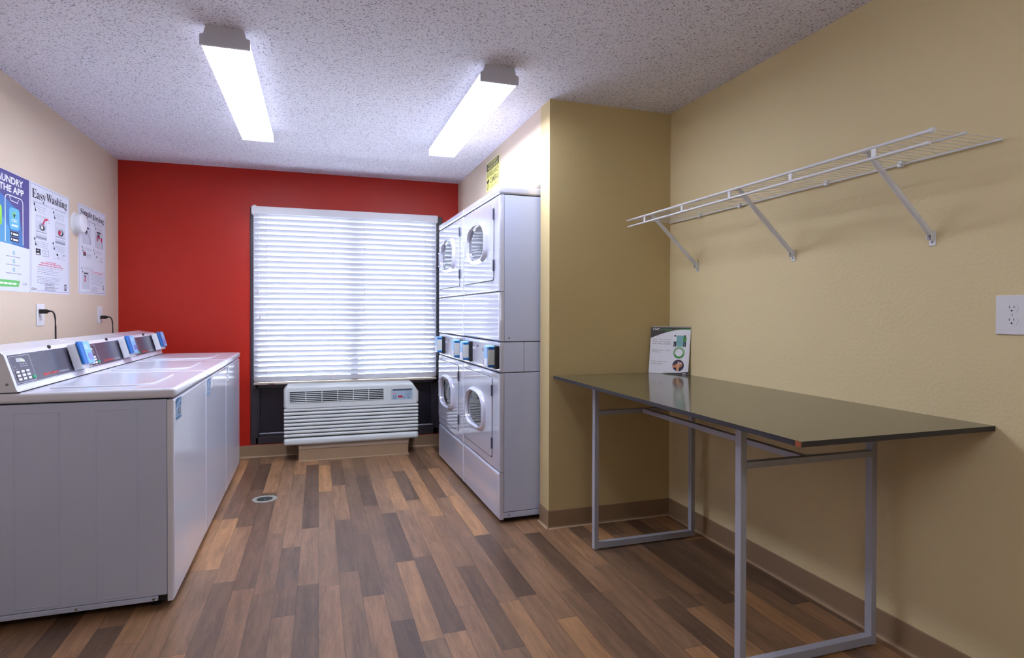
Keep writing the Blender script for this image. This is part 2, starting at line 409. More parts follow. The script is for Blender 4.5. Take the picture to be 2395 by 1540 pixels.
for i in range(8):
    z = .206+i*.0300; b.rbox(ax0+.001, ax1-.001, ay+.001, ay+.20, z, z+.0245, ACPL, .010, 3)
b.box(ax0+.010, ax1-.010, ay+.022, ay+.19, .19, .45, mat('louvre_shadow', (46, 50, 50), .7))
link('front_grille', b, t, False)
b = MB(); b.box(-.226, .53, ay-.0006, ay+.0005, .490, .583, mat('vent_dark', (34, 38, 44), .6))
for i in range(7): b.rbox(-.226, .53, ay-.005, ay-.0002, .488+i*.0152, .4945+i*.0152, ACPL, .002, 1)
for i in range(7): x = -.226+i*.126; b.rbox(x-.003, x+.003, ay-.006, ay-.0001, .488, .585, ACPL, .002, 1)
link('air_vent', b, t, False)
A = Art((0, ay, 0), (1, 0, 0), (0, 0, 1), (0, -1, 0))
A.rect(.590, .480, .778, .575, mat('control_recess', (168, 178, 180), .4), 1); A.rect(.602, .482, .772, .572, mat('control_face', (150, 172, 188), .3), 2)
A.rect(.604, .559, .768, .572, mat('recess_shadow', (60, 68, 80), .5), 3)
A.rrect(.606, .528, .634, .539, .005, .005, PINKI, 3); A.rrect(.650, .498, .690, .517, .002, .002, mat('panel_red', (170, 50, 70), .4), 3)
for u, v in ((.608, .508), (.626, .508), (.608, .490), (.626, .490), (.698, .492), (.734, .492)): A.rrect(u, v, u+.012, v+.009, .003, .003, mat('button_slate', (66, 92, 116), .4), 3)
for k in range(4): A.words(.715, .765, .505+k*.013, .004, mat('panel_print', (104, 128, 148), .5), 3, k=3)
A.build('control_panel', t)

# ------------------------------------------------------------ ceiling lights
LENS = mat('lit_acrylic_lens', (255, 255, 255), .4, emit=37.0, ecol=(228, 234, 255), var=0.)
LENSS = mat('lit_lens_side', (255, 255, 255), .4, emit=1.5, ecol=(228, 234, 255), var=0.)
FIX = mat('fixture_enamel', (196, 196, 206), .4)
def ceiling_light(xc, y0, y1, label, hw=.098):
    t = thing('ceiling_light', label, 'light', (xc, (y0+y1)/2, H), group='fluorescent ceiling lights')
    b = MB(); b.prism([(xc-.068, H), (xc+.068, H), (xc+.076, 2.404), (xc-.076, 2.404)], y0+.01, y1-.01, FIX); link('housing', b, t, False, False)
    b = MB(); b.rbox(xc-hw+.003, xc+hw-.003, y0+.013, y1-.013, 2.361, 2.4035, LENSS, .004, 2); b.box(xc-hw+.008, xc+hw-.008, y0+.016, y1-.016, 2.3603, 2.3608, LENS); link('diffuser', b, t, False)
    for ya, yb in ((y0, y0+.012), (y1-.012, y1)):
        b = MB(); b.prism([(xc-hw, 2.357), (xc+hw, 2.357), (xc+hw, 2.401), (xc+.084, 2.4035), (xc+.074, H), (xc-.074, H), (xc-.084, 2.4035), (xc-hw, 2.401)], ya, yb, FIX)
        link('end_cap', b, t, False, False)
    return t
ceiling_light(-.378, 2.785, 4.245, 'long fluorescent ceiling light over the washing machines, nearer the red wall\'s left side')
ceiling_light(.846, 2.790, 4.238, 'long fluorescent ceiling light in front of the stacked dryers', .097)

# ------------------------------------------------------------ washing machines
WP = .787; WW = .7855
FA, FB = (-.542, .926), (-.582, 1.062)
def slope_frame():
    L_ = math.hypot(FB[0]-FA[0], FB[1]-FA[1]); T = Vector(((FB[0]-FA[0])/L_, 0, (FB[1]-FA[1])/L_)); Nn = Vector((T.z, 0, -T.x))
    return T, Nn
T_, N_ = slope_frame()
# matrix: local (s along y, t up the slope, n out of the face)
FM = Matrix(((0, T_.x, N_.x, FA[0]), (1, 0, 0, 0), (0, T_.z, N_.z, FA[1]), (0, 0, 0, 1)))
def make_washer(loc, label, stick):
    t = thing('washing_machine', label, 'washing machine', loc, .0103, 'top-loading washing machines')
    y0, y1 = .003, WW
    b = MB()
    b.rbox(-.712, -.030, y0, y1, .055, .868, ENAMEL2, .004)
    b.rbox(-.712, -.064, y0-.0005, y1, .033, .0535, ENAMEL2, .002, 1)
    b.box(-.70, -.03, y0+.01, y1-.01, .03, .872, DARK)
    for xa, xb in ((-.554, -.402), (-.283, -.134)):   # pressed ribs on the near side
        for r_ in ((xa, xa+.004, .07, .837), (xb-.004, xb, .07, .837), (xa, xb, .833, .837), (xa, xb, .07, .074)):
            b.rbox(r_[0], r_[1], y0-.0016, y0+.001, r_[2], r_[3], ENAMEL2, .0008, 1)
    link('cabinet', b, t)
    b = MB(); b.rbox(-.0285, -.003, y0-.001, y1, .028, .866, ENAMELW, .014, 4, only=lambda x, y, z, d: x > -.01); link('front_panel', b, t)
    b = MB(); b.rbox(-.715, .002, y0-.003, y1+.001, .8725, .914, ENAMELW, .013, 4); link('top_panel', b, t)
    # lid: rounded front corners
    pts = []
    for cx, cy, a in ((-.117-.09, .66-.09, 0), (-.48+.01, .66-.01, PI/2), (-.48+.01, .13+.01, PI), (-.117-.09, .13+.09, 1.5*PI)):
        rr = .09 if cx > -.3 else .01
        for i in range(7): pts.append((cx+rr*math.cos(a+PI/2*i/6), cy+rr*math.sin(a+PI/2*i/6)))
    c0 = (sum(p[0] for p in pts)/len(pts), sum(p[1] for p in pts)/len(pts))
    ins = [(p[0]+(c0[0]-p[0])*.03, p[1]+(c0[1]-p[1])*.03) for p in pts]; n = len(pts)
    b = MB(); b.add([(x, y, .9142) for x, y in pts]+[(x, y, .9175) for x, y in pts]+[(x, y, .9198) for x, y in ins], [list(range(2*n, 3*n))]+[(i, (i+1) % n, n+(i+1) % n, n+i) for i in range(n)]+[(n+i, n+(i+1) % n, 2*n+(i+1) % n, 2*n+i) for i in range(n)], ENAMELW)
    link('lid', b, t)
    for sx, sz in ((-.080, .043), (-.350, .043)):
        b = MB(); b.disc((sx, y0, sz), (0, -1, 0), [(.0055, 0), (.0055, .002), (.003, .0035), (.0001, .0036)], CHROME, 12); link('screw', b, t)
    for fx in (-.66, -.08):
        for fy in (.06, WW-.06):
            b = MB(); b.disc((fx, fy, 0), (0, 0, 1), [(.02, 0), (.02, .012), (.008, .014), (.008, .034)], BLACK, 12); link('foot', b, t)
    # console
    b = MB(); bm = bmesh.new()
    prof = [(-.532, .915), (-.541, .924), (-.582, 1.062), (-.594, 1.075), (-.700, 1.092), (-.712, 1.084), (-.712, .915)]
    vs = [bm.verts.new((x, y0-.001, z)) for x, z in prof]+[bm.verts.new((x, y1, z)) for x, z in prof]; n = len(prof)
    bm.faces.new(vs[:n]); bm.faces.new(vs[n:][::-1])
    for i in range(n): bm.faces.new((vs[i], vs[n+i], vs[n+(i+1) % n], vs[(i+1) % n]))
    bmesh.ops.recalc_face_normals(bm, faces=bm.faces[:])
    bmesh.ops.bevel(bm, geom=bm.edges[:], offset=.004, segments=2, profile=.5, affect='EDGES'); b.frombm(bm, ENAMELW)
    b.box(-.60, -.5315, y0, y1, .9141, .9178, DARK)
    link('console', b, t)
    A = Art(FM @ Vector((0, 0, .0006)), (0, 1, 0), T_, N_)
    A.rect(.012, .014, .745, .0155, DARK, 1)
    A.rect(.022, .0177, .615, .138, CONSOLE, 1); A.rect(.627, .0165, .765, .150, ALU, 1)
    A.frame(.027, .0222, .200, .1315, .0025, LGREY, 2, .0015)
    A.poly([(.078, .107), (.152, .1035), (.150, .113), (.125, .122), (.080, .1228)], mat('lcd_grey', (176, 182, 186), .3), 2)
    A.poly([(.115, .110), (.148, .105), (.120, .119)], mat('lcd_glint', (214, 222, 140), .3), 3)
    for i in range(3):
        for j in range(2): A.words(.10+i*.022, .114+i*.022, .086+j*.009, .0025, LGREY, 2, k=2)
    A.words(.045, .06, .088, .002, LGREY, 2, k=2); A.words(.05, .065, .078, .002, LGREY, 2, k=2)
    A.text('Speed Queen', .270, .0275, .428, .0415, REDT, 3, .012)
    A.text('COMMERCIAL', .434, .0290, .552, .0365, LGREY, 3)
    A.build('control_panel', t, True)
    for i in range(3):
        for j in range(3):
            b = MB(); b.rbox(.055+i*.0425-.0145, .055+i*.0425+.0145, .0660-j*.0150-.0052, .0660-j*.0150+.0052, .001, .005, WHITEPL, .002, 2, M=FM); link('keypad_button', b, t)
    b = MB(); b.disc((0, 0, 0), (0, 0, 1), [(.015, 0), (.015, .003), (.012, .005), (.0001, .0055)], GREEN, 20, M=FM @ Matrix.Translation((.181, .0355, .001)) @ Matrix.Diagonal((1, .45, 1, 1))); link('start_button', b, t)
    b = MB(); b.disc((-.588, .425, 1.070), (N_.x, 0, N_.z), [(.009, 0), (.009, .006), (.004, .010), (.0001, .011)], BLACK, 14); link('console_lock', b, t)
    b = MB(); b.disc((-.60, y0-.001, 1.066), (0, -1, 0), [(.009, 0), (.008, .003), (.004, .0031), (.0001, .001)], GREYPL, 14); link('console_screw', b, t)
    b = MB(); b.disc((-.572, y0-.001, .948), (0, -1, 0), [(.005, 0), (.005, .002), (.0001, .003)], CHROME, 12); link('console_screw', b, t)
    # tap-card reader at the far end of the console
    b = MB()
    RM = FM @ Matrix.Translation((.655, .082, .034)) @ Matrix.Rotation(-.03, 4, 'Z')
    b.rbox(-.068, .072, -.062, .060, -.026, .012, WHITEPL, .006, 2, M=RM)
    rd = link('card_reader', b, t)
    b = MB(); b.rbox(-.070, .074, -.047, .068, .0125, .026, BLUE, .008, 3, M=RM); b.rbox(-.020, .0735, -.0465, .0675, .0128, .0268, LBLUE, .006, 2, M=RM); link('reader_face', b, rd)
    A = Art(RM @ Vector((0, 0, .0271)), (RM.to_3x3() @ Vector((1, 0, 0))), (RM.to_3x3() @ Vector((0, 1, 0))), (RM.to_3x3() @ Vector((0, 0, 1))))
    A.rect(.004, -.028, .062, .006, mat('display_frame', (70, 120, 190), .3), 1); A.rect(.010, -.026, .050, .002, PINKD, 2)
    for k in range(3): A.words(-.012, .04, .028+k*.008, .003, WHITET, 1, k=3)
    A.rect(-.03, -.058, .035, -.054, DARK, 1)
    A.build('reader_print', rd, True)
    # sticker(s) on the front panel
    A = Art((-.0028, 0, 0), (0, 1, 0), (0, 0, 1), (1, 0, 0))
    SB = mat('sticker_blue', (52, 112, 160), .4); SL = mat('sticker_pale', (170, 196, 220), .4)
    if stick < 2:
        o = .036
        A.rect(o, .772, o+.104, .862, SL, 1); A.rect(o, .826, o+.104, .862, SB, 2); A.rect(o, .772, o+.104, .784, SB, 2)
        A.line([(o+.01, .832), (o+.09, .858)], .008, SL, 3); A.line([(o+.03, .83), (o+.1, .846)], .005, SL, 3)
        A.rect(o+.045, .79, o+.092, .82, mat('sticker_photo', (84, 84, 96), .4), 2); A.rect(o+.062, .796, o+.078, .818, SL, 3)
        for k in range(4): A.words(o+.006, o+.04, .789+k*.008, .003, SB, 2, k=2)
        A.text('CSC', o+.03, .775, o+.07, .7815, SL, 3)
    if stick == 1:
        A.rect(.155, .80, .225, .862, WHITET, 1)
        for k in range(5): A.words(.158, .22, .806+k*.011, .003, GREYI, 2, k=3)
    if stick == 2:
        A.rect(.036, .766, .126, .862, mat('clear_sticker', (206, 209, 220), .3), 1)
        for k in range(3): A.rect(.060, .775+k*.032, .10, .793+k*.032, mat('sticker_slate', (96, 100, 130), .5), 2); A.rect(.066, .78+k*.032, .09, .788+k*.032, GREYI, 3)
    A.build('sticker', t, True)
    return t
for i, lab in enumerate(('white coin-laundry washing machine nearest the camera, its whole side showing', 'middle white washing machine of the three in the row along the left wall', 'farthest white washing machine, its end against the red wall')):
    make_washer((-.5678-.0103*i*WP, 2.7721+i*WP, 0), lab, i)

# ------------------------------------------------------------ stacked dryers
DW = .822
def sup(cx, cz, ru, rv, n=40, e=2.7, flat=.0):
    p = []
    for i in range(n):
        a = 2*PI*i/n; c, s_ = math.cos(a), math.sin(a)
        ee = e if s_ > 0 else e+1.0
        p.append((cx+ru*math.copysign(abs(c)**(2/ee), c), cz+rv*math.copysign(abs(s_)**(2/ee), s_)))
    return p
def rrpts(u0, u1, v0, v1, r, n=6):
    p = []
    for cx, cy, a in ((u1-r, v1-r, 0), (u0+r, v1-r, PI/2), (u0+r, v0+r, PI), (u1-r, v0+r, 1.5*PI)):
        for i in range(n+1): p.append((cx+r*math.cos(a+PI/2*i/n), cy+r*math.sin(a+PI/2*i/n)))
    return p
def loops(b, ls, m, close=None):
    """bridge successive loops [(x, pts(y,z))...]"""
    n = len(ls[0][1]); vs = [(x, u, v) for x, p in ls for u, v in p]; fs = []
    for i in range(len(ls)-1):
        for k in range(n): fs.append((i*n+k, i*n+(k+1) % n, (i+1)*n+(k+1) % n, (i+1)*n+k)[::-1])
    if close: fs.append([((len(ls)-1)*n+k) for k in range(n)][::-1])
    b.add(vs, fs, m)
def dryer_door(t, u0, u1, v0, v1, cu, cv, hv0, hv1, decal):
    b = MB()
    P0 = rrpts(u0, u1, v0, v1, .022); P1 = rrpts(u0+.004, u1-.004, v0+.004, v1-.004, .020)
    loops(b, [(-.0012, P0), (-.0046, P0), (-.0062, P1)], ENAMEL, True)
    d = link('door', b, t)
    b = MB(); loops(b, [(-.0002, rrpts(u0-.0025, u1+.0035, v0-.005, v1+.0025, .024)), (-.0010, rrpts(u0-.0025, u1+.0035, v0-.005, v1+.0025, .024))], DARK, True); link('door_groove_shade', b, d)  # flat dark strip painted in as the shaded groove around the door
    # bulging oval bezel
    b = MB(); R = [(-.005, 1.0, 1.0), (-.014, .985, .975), (-.024, .945, .925), (-.0285, .91, .885), (-.0275, .875, .84), (-.018, .85, .81), (-.009, .845, .80)]
    ru, rv = .226, .134
    loops(b, [(x, sup(cu, cv, ru*a, rv*c)) for x, a, c in R], ENAMEL); link('window_bezel', b, d)
    b = MB(); GP = sup(cu, cv, ru*.86, rv*.82); n = len(GP)
    loops(b, [(-.0085, GP), (-.0115, sup(cu, cv, ru*.5, rv*.45)), (-.0125, sup(cu, cv, ru*.2, rv*.2))], GLASSD, True); link('window', b, d)
    b = MB(); b.rbox(-.018, -.005, .742, .748, hv0, hv1, ENAMEL, .003, 2); b.rbox(-.016, -.005, .74, .778, hv1-.010, hv1, ENAMEL, .004, 2); b.rbox(-.016, -.005, .74, .778, hv0, hv0+.010, ENAMEL, .004, 2)
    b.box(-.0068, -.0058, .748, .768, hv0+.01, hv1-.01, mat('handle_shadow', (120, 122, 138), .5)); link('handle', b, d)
    for z in (v0+.085, v1-.080):
        b = MB(); b.rbox(-.011, -.0005, u0-.010, u0+.001, z-.034, z+.034, mat('hinge_grey', (84, 86, 100), .4, metal=.6), .003, 2); link('hinge', b, d)
    if decal:
        A = Art((-.0063, 0, 0), (0, -1, 0), (0, 0, 1), (-1, 0, 0))
        A.ring(-.180, 1.853, .042, .020, .9, GREYI, 1); A.text('SQ', -.20, 1.844, -.16, 1.862, GREYI, 1)
        A.words(-.235, -.125, 1.885, .004, GREYI, 1, k=4, ragged=0); A.words(-.235, -.125, 1.823, .003, GREYI, 1, k=5, ragged=0)
        A.build('door_print', d, True)
def make_dryer(loc, label, used=None):
    t = thing('stacked_dryer', label, 'dryer', loc, .0193, 'stacked tumble dryers')
    y0, y1 = 0, DW
    b = MB()
    b.rbox(.032, .700, y0+.002, y1-.002, .062, .8775, ENAMEL2, .004); b.rbox(.030, .700, y0+.001, y1-.001, .028, .060, ENAMEL2, .003)
    b.rbox(.012, .155, y0+.003, y1-.003, .8815, 1.0575, ENAMEL2, .003); b.rbox(.1565, .700, y0+.003, y1-.003, .8815, 1.0575, ENAMEL2, .003)
    b.rbox(.032, .700, y0+.002, y1-.002, 1.0615, 1.918, ENAMEL2, .004)
    b.box(.034, .695, y0+.006, y1-.006, .02, 1.93, DARK)
    for z in (.087, .845, 1.086, 1.875): b.rbox(.40, .68, y0+.0005, y0+.004, z-.001, z+.001, ENAMEL2, .0008, 1)
    b.disc((.062, y0+.001, .045), (0, -1, 0), [(.005, 0), (.005, .002), (.0001, .003)], CHROME, 12); b.disc((.062, y0+.002, 1.082), (0, -1, 0), [(.005, 0), (.005, .002), (.0001, .003)], CHROME, 12)
    link('cabinet', b, t)
    ff = lambda x, y, z, d: x < .012
    b = MB(); b.rbox(-.002, .700, y0-.002, y1+.001, 1.9225, 1.968, ENAMEL, .013, 4); link('top_panel', b, t)
    for nm, a, c in (('front_panel', 1.3565, 1.918), ('access_panel', 1.0630, 1.3525), ('front_panel', .2995, .8765), ('base_panel', .020, .2945)):
        b = MB(); b.rbox(0, .030, y0, y1, a, c, ENAMEL, .014, 4, only=ff); link(nm, b, t)
    dryer_door(t, .100, .783, 1.427, 1.898, .440, 1.680, 1.612, 1.728, True)
    dryer_door(t, .128, .800, .361, .842, .478, .606, .535, .662, False)
    b = MB(); b.rbox(.004, .030, y0+.001, y1-.001, .882, 1.058, ENAMEL, .008, 3); cp = link('control_panel', b, t)
    A = Art((.0036, 0, 0), (0, -1, 0), (0, 0, 1), (-1, 0, 0))
    A.rect(-.690, .902, -.105, 1.040, GREYPL, 1); A.frame(-.690, .902, -.105, 1.040, .004, WHITEPL, 2, .002)
    A.rrect(-.605, .988, -.510, 1.004, .006, .006, WHITET, 2); A.rect(-.47, 1.008, -.445, 1.020, INK, 2)
    for k in range(3): A.rect(-.605+k*.035, .934, -.588+k*.035, .940, WHITET, 2); 
    for k in range(3): A.words(-.36, -.30, .985+k*.008, .003, INK, 2, k=3)
    A.words(-.34, -.27, .93, .006, WHITET, 2, k=2)
    A.build('panel_print', cp, True)
    for yc in (.065, .645):
        b = MB(); b.rbox(-.020, .005, yc-.060, yc+.066, .902, 1.036, DARK, .004, 2); rd = link('card_reader', b, t)
        b = MB(); b.rbox(-.058, -.004, yc-.040, yc+.060, .909, 1.036, LBLUE, .010, 3); link('reader_shell', b, rd)
        b = MB(); b.rbox(-.0595, -.010, yc-.0415, yc-.036, .925, 1.014, ACPL, .002, 1)
        b.rbox(-.056, -.012, yc-.0405, yc-.038, .912, .925, BLUE, .001, 1); b.rbox(-.056, -.012, yc-.0405, yc-.038, 1.014, 1.030, BLUE, .001, 1); link('reader_side', b, rd)
        A = Art((-.0584, 0, 0), (0, -1, 0), (0, 0, 1), (-1, 0, 0))
        A.rect(-yc-.052, .915, -yc+.032, .96, WHITET, 1); A.rect(-yc-.055, .915, -yc-.044, .96, BLUE, 2); A.rect(-yc+.018, .918, -yc+.036, 1.03, BLUE, 2)
        A.build('reader_print', rd, True)
    for fx in (.06, .64):
        for fy in (.06, DW-.06):
            b = MB(); b.disc((fx, fy, 0), (0, 0, 1), [(.02, 0), (.02, .012), (.008, .014), (.008, .03)], BLACK, 12); link('foot', b, t)
    return t
d1 = make_dryer((.9967, 3.2942, 0), 'white stacked pair of tumble dryers nearest the camera, side panel showing')
d2 = copy_tree(d1); dd = .829
d2.location = (.9967-.0193*dd, 3.2942+dd, 0); d2['label'] = 'farther white stacked pair of tumble dryers, beside the window'

# ------------------------------------------------------------ left wall: posters, sensor, outlets, cords
GR1 = mat('poster_blue', (66, 118, 176), .45); GR2 = mat('poster_indigo', (78, 78, 136), .45); GR3 = mat('poster_teal', (80, 150, 196), .45)
PGREEN = mat('poster_green', (92, 186, 96), .45); ICON = mat('icon_blue', (96, 180, 228), .4); ICON2 = mat('icon_green', (150, 214, 70), .4)
def wall_art(x): return Art((x, 0, 0), (0, 1, 0), (0, 0, 1), (1, 0, 0))
def paper(t, y0, y1, z0, z1, th=.0015, m=PAPER):
    b = MB(); b.rbox(XL-.0004, XL+th, y0, y1, z0, z1, m, .0004, 1); return link('sheet', b, t, False, False)
t = thing('laundry_app_poster', 'blue poster about using a laundry app, at the left edge beside the washing poster', 'poster', (XL, 3.65, 1.337), group='laundry posters')
paper(t, 3.385, 3.925, 1.335, 1.952)
A = wall_art(XL+.0015)
pts = [(3.388+.534*i/24, 1.578+.006*math.sin(i/24*PI*1.3)-.006*(1-i/24)+(.0) ) for i in range(25)]
A.poly([(3.388, 1.949), (3.922, 1.949)]+pts[::-1], GR2, 1)
A.poly([(3.388, 1.80), (3.60, 1.83), (3.80, 1.76), (3.86, 1.584)]+[p for p in pts[::-1] if p[0] < 3.86], GR1, 2)
A.poly([(3.388, 1.74), (3.60, 1.73), (3.70, 1.66), (3.73, 1.582)]+[p for p in pts[::-1] if p[0] < 3.73], GR3, 3)
A.text('LAUNDRY', 3.545, 1.890, 3.848, 1.927, WHITET, 5, .03); A.text('THE APP', 3.595, 1.846, 3.855, 1.881, WHITET, 5, .03)
def phone(u0, u1, v0, v1, w=.008):
    rr, rv = .03, .024; p = [(u0, v0), (u0, v1-rv)]+[(u0+rr-rr*math.cos(PI/2*i/6), v1-rv+rv*math.sin(PI/2*i/6)) for i in range(7)]+[(u1-rr+rr*math.sin(PI/2*i/6), v1-rv+rv*math.cos(PI/2*i/6)) for i in range(7)]+[(u1, v0)]
    A.line(p, w, WHITET, 5, w*.6)
phone(3.655, 3.845, 1.588, 1.829); A.line([(3.700, 1.824), (3.712, 1.805), (3.786, 1.801), (3.797, 1.822)], .006, WHITET, 5, .004)
A.rrect(3.697, 1.657, 3.808, 1.770, .022, .022, ICON, 4); A.ring(3.752, 1.735, .022, .015, .6, ICON2, 5, a0=.4, a1=5.0); A.poly([(3.738, 1.737), (3.764, 1.737), (3.751, 1.716)], mat('icon_dark', (28, 66, 70), .5), 5)
A.text('CSC', 3.720, 1.697, 3.785, 1.712, WHITET, 5, .03); A.words(3.722, 3.788, 1.674, .010, WHITET, 5, k=2, ragged=0)
for v in (1.623, 1.594): A.rrect(3.708, v, 3.797, v+.024, .004, .003, INK, 5); A.words(3.735, 3.79, v+.006, .010, WHITET, 6, k=2, ragged=0); A.ell(3.720, v+.012, .006, .006, WHITET, 6)
A.rrect(3.540, 1.665, 3.622, 1.765, .015, .015, ICON2, 4)
for v in (1.536, 1.493, 1.449): A.ring(3.746, v, .013, .011, .5, mat('icon_teal', (118, 176, 190), .5), 2); A.words(3.665, 3.83, v-.022, .004, GREYI, 2, k=6, ragged=.1)
A.poly([(3.388, 1.392), (3.812, 1.394), (3.795, 1.361), (3.388, 1.352)], PGREEN, 2); A.words(3.52, 3.78, 1.370, .010, WHITET, 3, k=5, ragged=0)
A.text('CSC', 3.842, 1.372, 3.872, 1.384, GREYI, 2, .02); A.rect(3.876, 1.374, 3.888, 1.383, GREYI, 2)
A.build('poster_print', t)

def badge(u, v, s=1.):  # small dark numbered spiral at each step
    A.ell(u, v, .008*s, .009*s, INK, 3, n=10); A.ell(u+.010*s, v-.018*s, .006*s, .008*s, GREYI, 3, n=10); A.ell(u+.014*s, v-.030*s, .008*s, .008*s, INK, 3, n=10)
t = thing('washing_instructions_poster', 'white Easy Washing instruction poster on the left wall, next to the blue poster', 'poster', (XL, 4.2, 1.34), group='laundry posters')
paper(t, 3.931, 4.473, 1.339, 1.954)
A = wall_art(XL+.0015)
A.frame(3.940, 1.350, 4.464, 1.945, .0025, GR2, 1, .0018)
def serif(txt_words, l=3):
    # bold slab-like heading: the serif glyphs of the built-in font set
    for txt, u0, u1, v0, v1 in txt_words:
        g_ = ''.join(chr(0x1D400+ord(c)-65) if c.isupper() else chr(0x1D41A+ord(c)-97) for c in txt)
        A.text(g_ if textmesh(g_)[0] else txt, u0, v0, u1, v1, INK, l, 0 if textmesh(g_)[0] else .012)
serif([('Easy', 3.957, 4.128, 1.853, 1.918), ('Washing', 4.140, 4.432, 1.860, 1.922)])
A.text('HIGH-EFFICIENCY TOP LOAD WASHER', 3.968, 1.842, 4.415, 1.852, GREYI, 3)
def washer_fig(u0, u1, v0, v1, arrow):
    A.rrect(u0, v0+.05, u1, v1, .012, .01, LGREY, 2); A.rect(u0+.006, v0+.10, u1-.006, v1-.012, mat('print_pale', (206, 208, 220), .6), 3)
    A.ell((u0+u1)/2+.01, v0+.07, (u1-u0)*.3, .022, GREYI, 4); A.ell((u0+u1)/2+.012, v0+.066, (u1-u0)*.2, .014, INK, 5); A.ell((u0+u1)/2+.006, v0+.068, (u1-u0)*.09, .010, WHITET, 6)
    A.rect(u0, v0+.038, u1, v0+.044, GREYI, 3); A.rect(u0, v0, u1, v0+.030, GREYI, 3); A.rect(u0, v0+.014, u1, v0+.030, LGREY, 4)
    for k in range(4): A.words(u0, u1, v1+.012+k*.011, .0022, GREYI, 3, k=6)
    if arrow == 1: A.line([(u1+.01, v0+.125), (u1-.03, v0+.115), (u1-.055, v0+.085)], .012, REDI, 7); A.words(u1+.015, u1+.04, v0+.12, .004, PINKI, 4, k=1); A.words(u1+.015, u1+.04, v0+.105, .004, GREYI, 4, k=1)
    if arrow == 2: A.ell((u0+u1)/2-.015, v0+.068, .018, .014, REDI, 7)
badge(3.983, 1.833); badge(4.238, 1.826); badge(3.985, 1.640); badge(4.228, 1.640)
washer_fig(4.000, 4.140, 1.645, 1.782, 1); washer_fig(4.258, 4.405, 1.645, 1.778, 2)
for k in range(4): A.words(4.008, 4.165, 1.598+k*.010, .0022, GREYI, 3, k=6); A.words(4.25, 4.40, 1.598+k*.010, .0022, GREYI, 3, k=6)
A.rrect(3.998, 1.552, 4.058, 1.588, .003, .003, INK, 3); A.words(4.004, 4.05, 1.556, .006, WHITET, 4, k=3); A.words(4.01, 4.04, 1.575, .004, LGREY, 4, k=2)
A.frame(4.085, 1.550, 4.165, 1.586, .004, GREYI, 3, .003)
for k in range(3): A.words(4.10, 4.145, 1.559+k*.007, .002, GREYI, 4, k=2)
A.frame(4.240, 1.551, 4.345, 1.585, .003, LGREY, 3, .002); A.ell(4.285, 1.576, .014, .006, INK, 4); A.ell(4.30, 1.56, .020, .006, LGREY, 4)
A.ring(4.385, 1.574, .020, .008, .7, INK, 3, a0=0, a1=4); A.ring(4.385, 1.557, .018, .007, .7, GREYI, 3, a0=2, a1=6)
A.words(4.13, 4.27, 1.519, .004, PINKI, 3, k=4, ragged=0); A.words(4.06, 4.34, 1.508, .006, PINKI, 3, k=5, ragged=0); A.words(4.03, 4.37, 1.497, .0035, REDI, 3, k=6, ragged=0)
for k in range(5): A.words(4.015, 4.372, 1.485-k*.0095, .0024, GREYI, 3, k=9, ragged=.45)
for k in range(5): A.words(4.012, 4.368, 1.430-k*.0085, .0024, GREYI, 3, k=9, ragged=.3)
for k in range(5): A.words(4.110, 4.300, 1.391-k*.0075-(.004 if k > 1 else 0), .0024, INK, 3, k=5, ragged=.4)
A.words(4.05, 4.10, 1.391, .0024, GREYI, 3, k=2)
A.rect(3.932, 1.349, 4.014, 1.372, PAPER, 3); A.text('CSC', 3.940, 1.352, 3.990, 1.364, INK, 4, .02); A.poly([(3.994, 1.352), (4.006, 1.358), (3.994, 1.364)], INK, 4)
A.rect(4.390, 1.360, 4.420, 1.400, INK, 3); A.ell(4.404, 1.386, .009, .008, LGREY, 4); A.line([(4.397, 1.366), (4.412, 1.378)], .006, LGREY, 4)
A.build('poster_print', t)

t = thing('drying_instructions_poster', 'white Simple Drying instruction poster on the left wall closest to the red wall', 'poster', (XL, 4.89, 1.353), group='laundry posters')
paper(t, 4.624, 5.148, 1.352, 1.955)
A = wall_art(XL+.0015)
A.frame(4.634, 1.363, 5.139, 1.945, .0025, GR2, 1, .0018)
serif([('Simple', 4.660, 4.870, 1.872, 1.926), ('Drying', 4.888, 5.110, 1.866, 1.916)])
A.text('HIGH-EFFICIENCY DRYER', 4.720, 1.850, 5.075, 1.860, GREYI, 3)
def dryer_fig(u0, u1, v0, v1, red):
    A.rrect(u0, v0, u1, v1, .01, .008, LGREY, 2); A.rect(u0+.04, v1-.012, u0+.12, v1, INK, 3); A.ell((u0+u1)/2-.015, v1-.035, .035, .022, GREYI, 3); A.ell((u0+u1)/2-.015, v1-.032, .022, .013, INK, 4)
    A.line([(u1-.06, v1-.045), (u1-.02, v0+.03), (u1-.01, v0+.002)], .012, GREYI, 4, .008)
    if red: A.ring((u0+u1)/2-.02, v1-.052, .035, .020, .55, REDI, 5, a0=.3, a1=4.4); A.ell((u0+u1)/2+.045, v1-.052, .014, .018, REDI, 5)
    for k in range(3): A.words(u0+.02, u1, v1+.008+k*.009, .002, GREYI, 3, k=5)
dryer_fig(4.690, 4.852, 1.694, 1.812, False); dryer_fig(4.926, 5.098, 1.686, 1.806, True)
badge(4.925, 1.845, .8); badge(4.688, 1.668, .8); badge(4.905, 1.665, .8); badge(4.680, 1.525, .8)
for k in range(3): A.words(4.715, 4.86, 1.650+k*.008, .002, GREYI, 3, k=5); A.words(4.94, 5.08, 1.648+k*.008, .002, GREYI, 3, k=5); A.words(4.71, 4.89, 1.535-k*.009, .002, GREYI, 3, k=5)
A.rect(4.708, 1.604, 4.755, 1.638, INK, 3); A.rect(4.715, 1.600, 4.748, 1.612, WHITET, 4); A.rect(4.718, 1.624, 4.744, 1.634, REDI, 4); A.frame(4.768, 1.600, 4.848, 1.628, .003, GREYI, 3, .002); A.rect(4.771, 1.612, 4.845, 1.625, LGREY, 3)
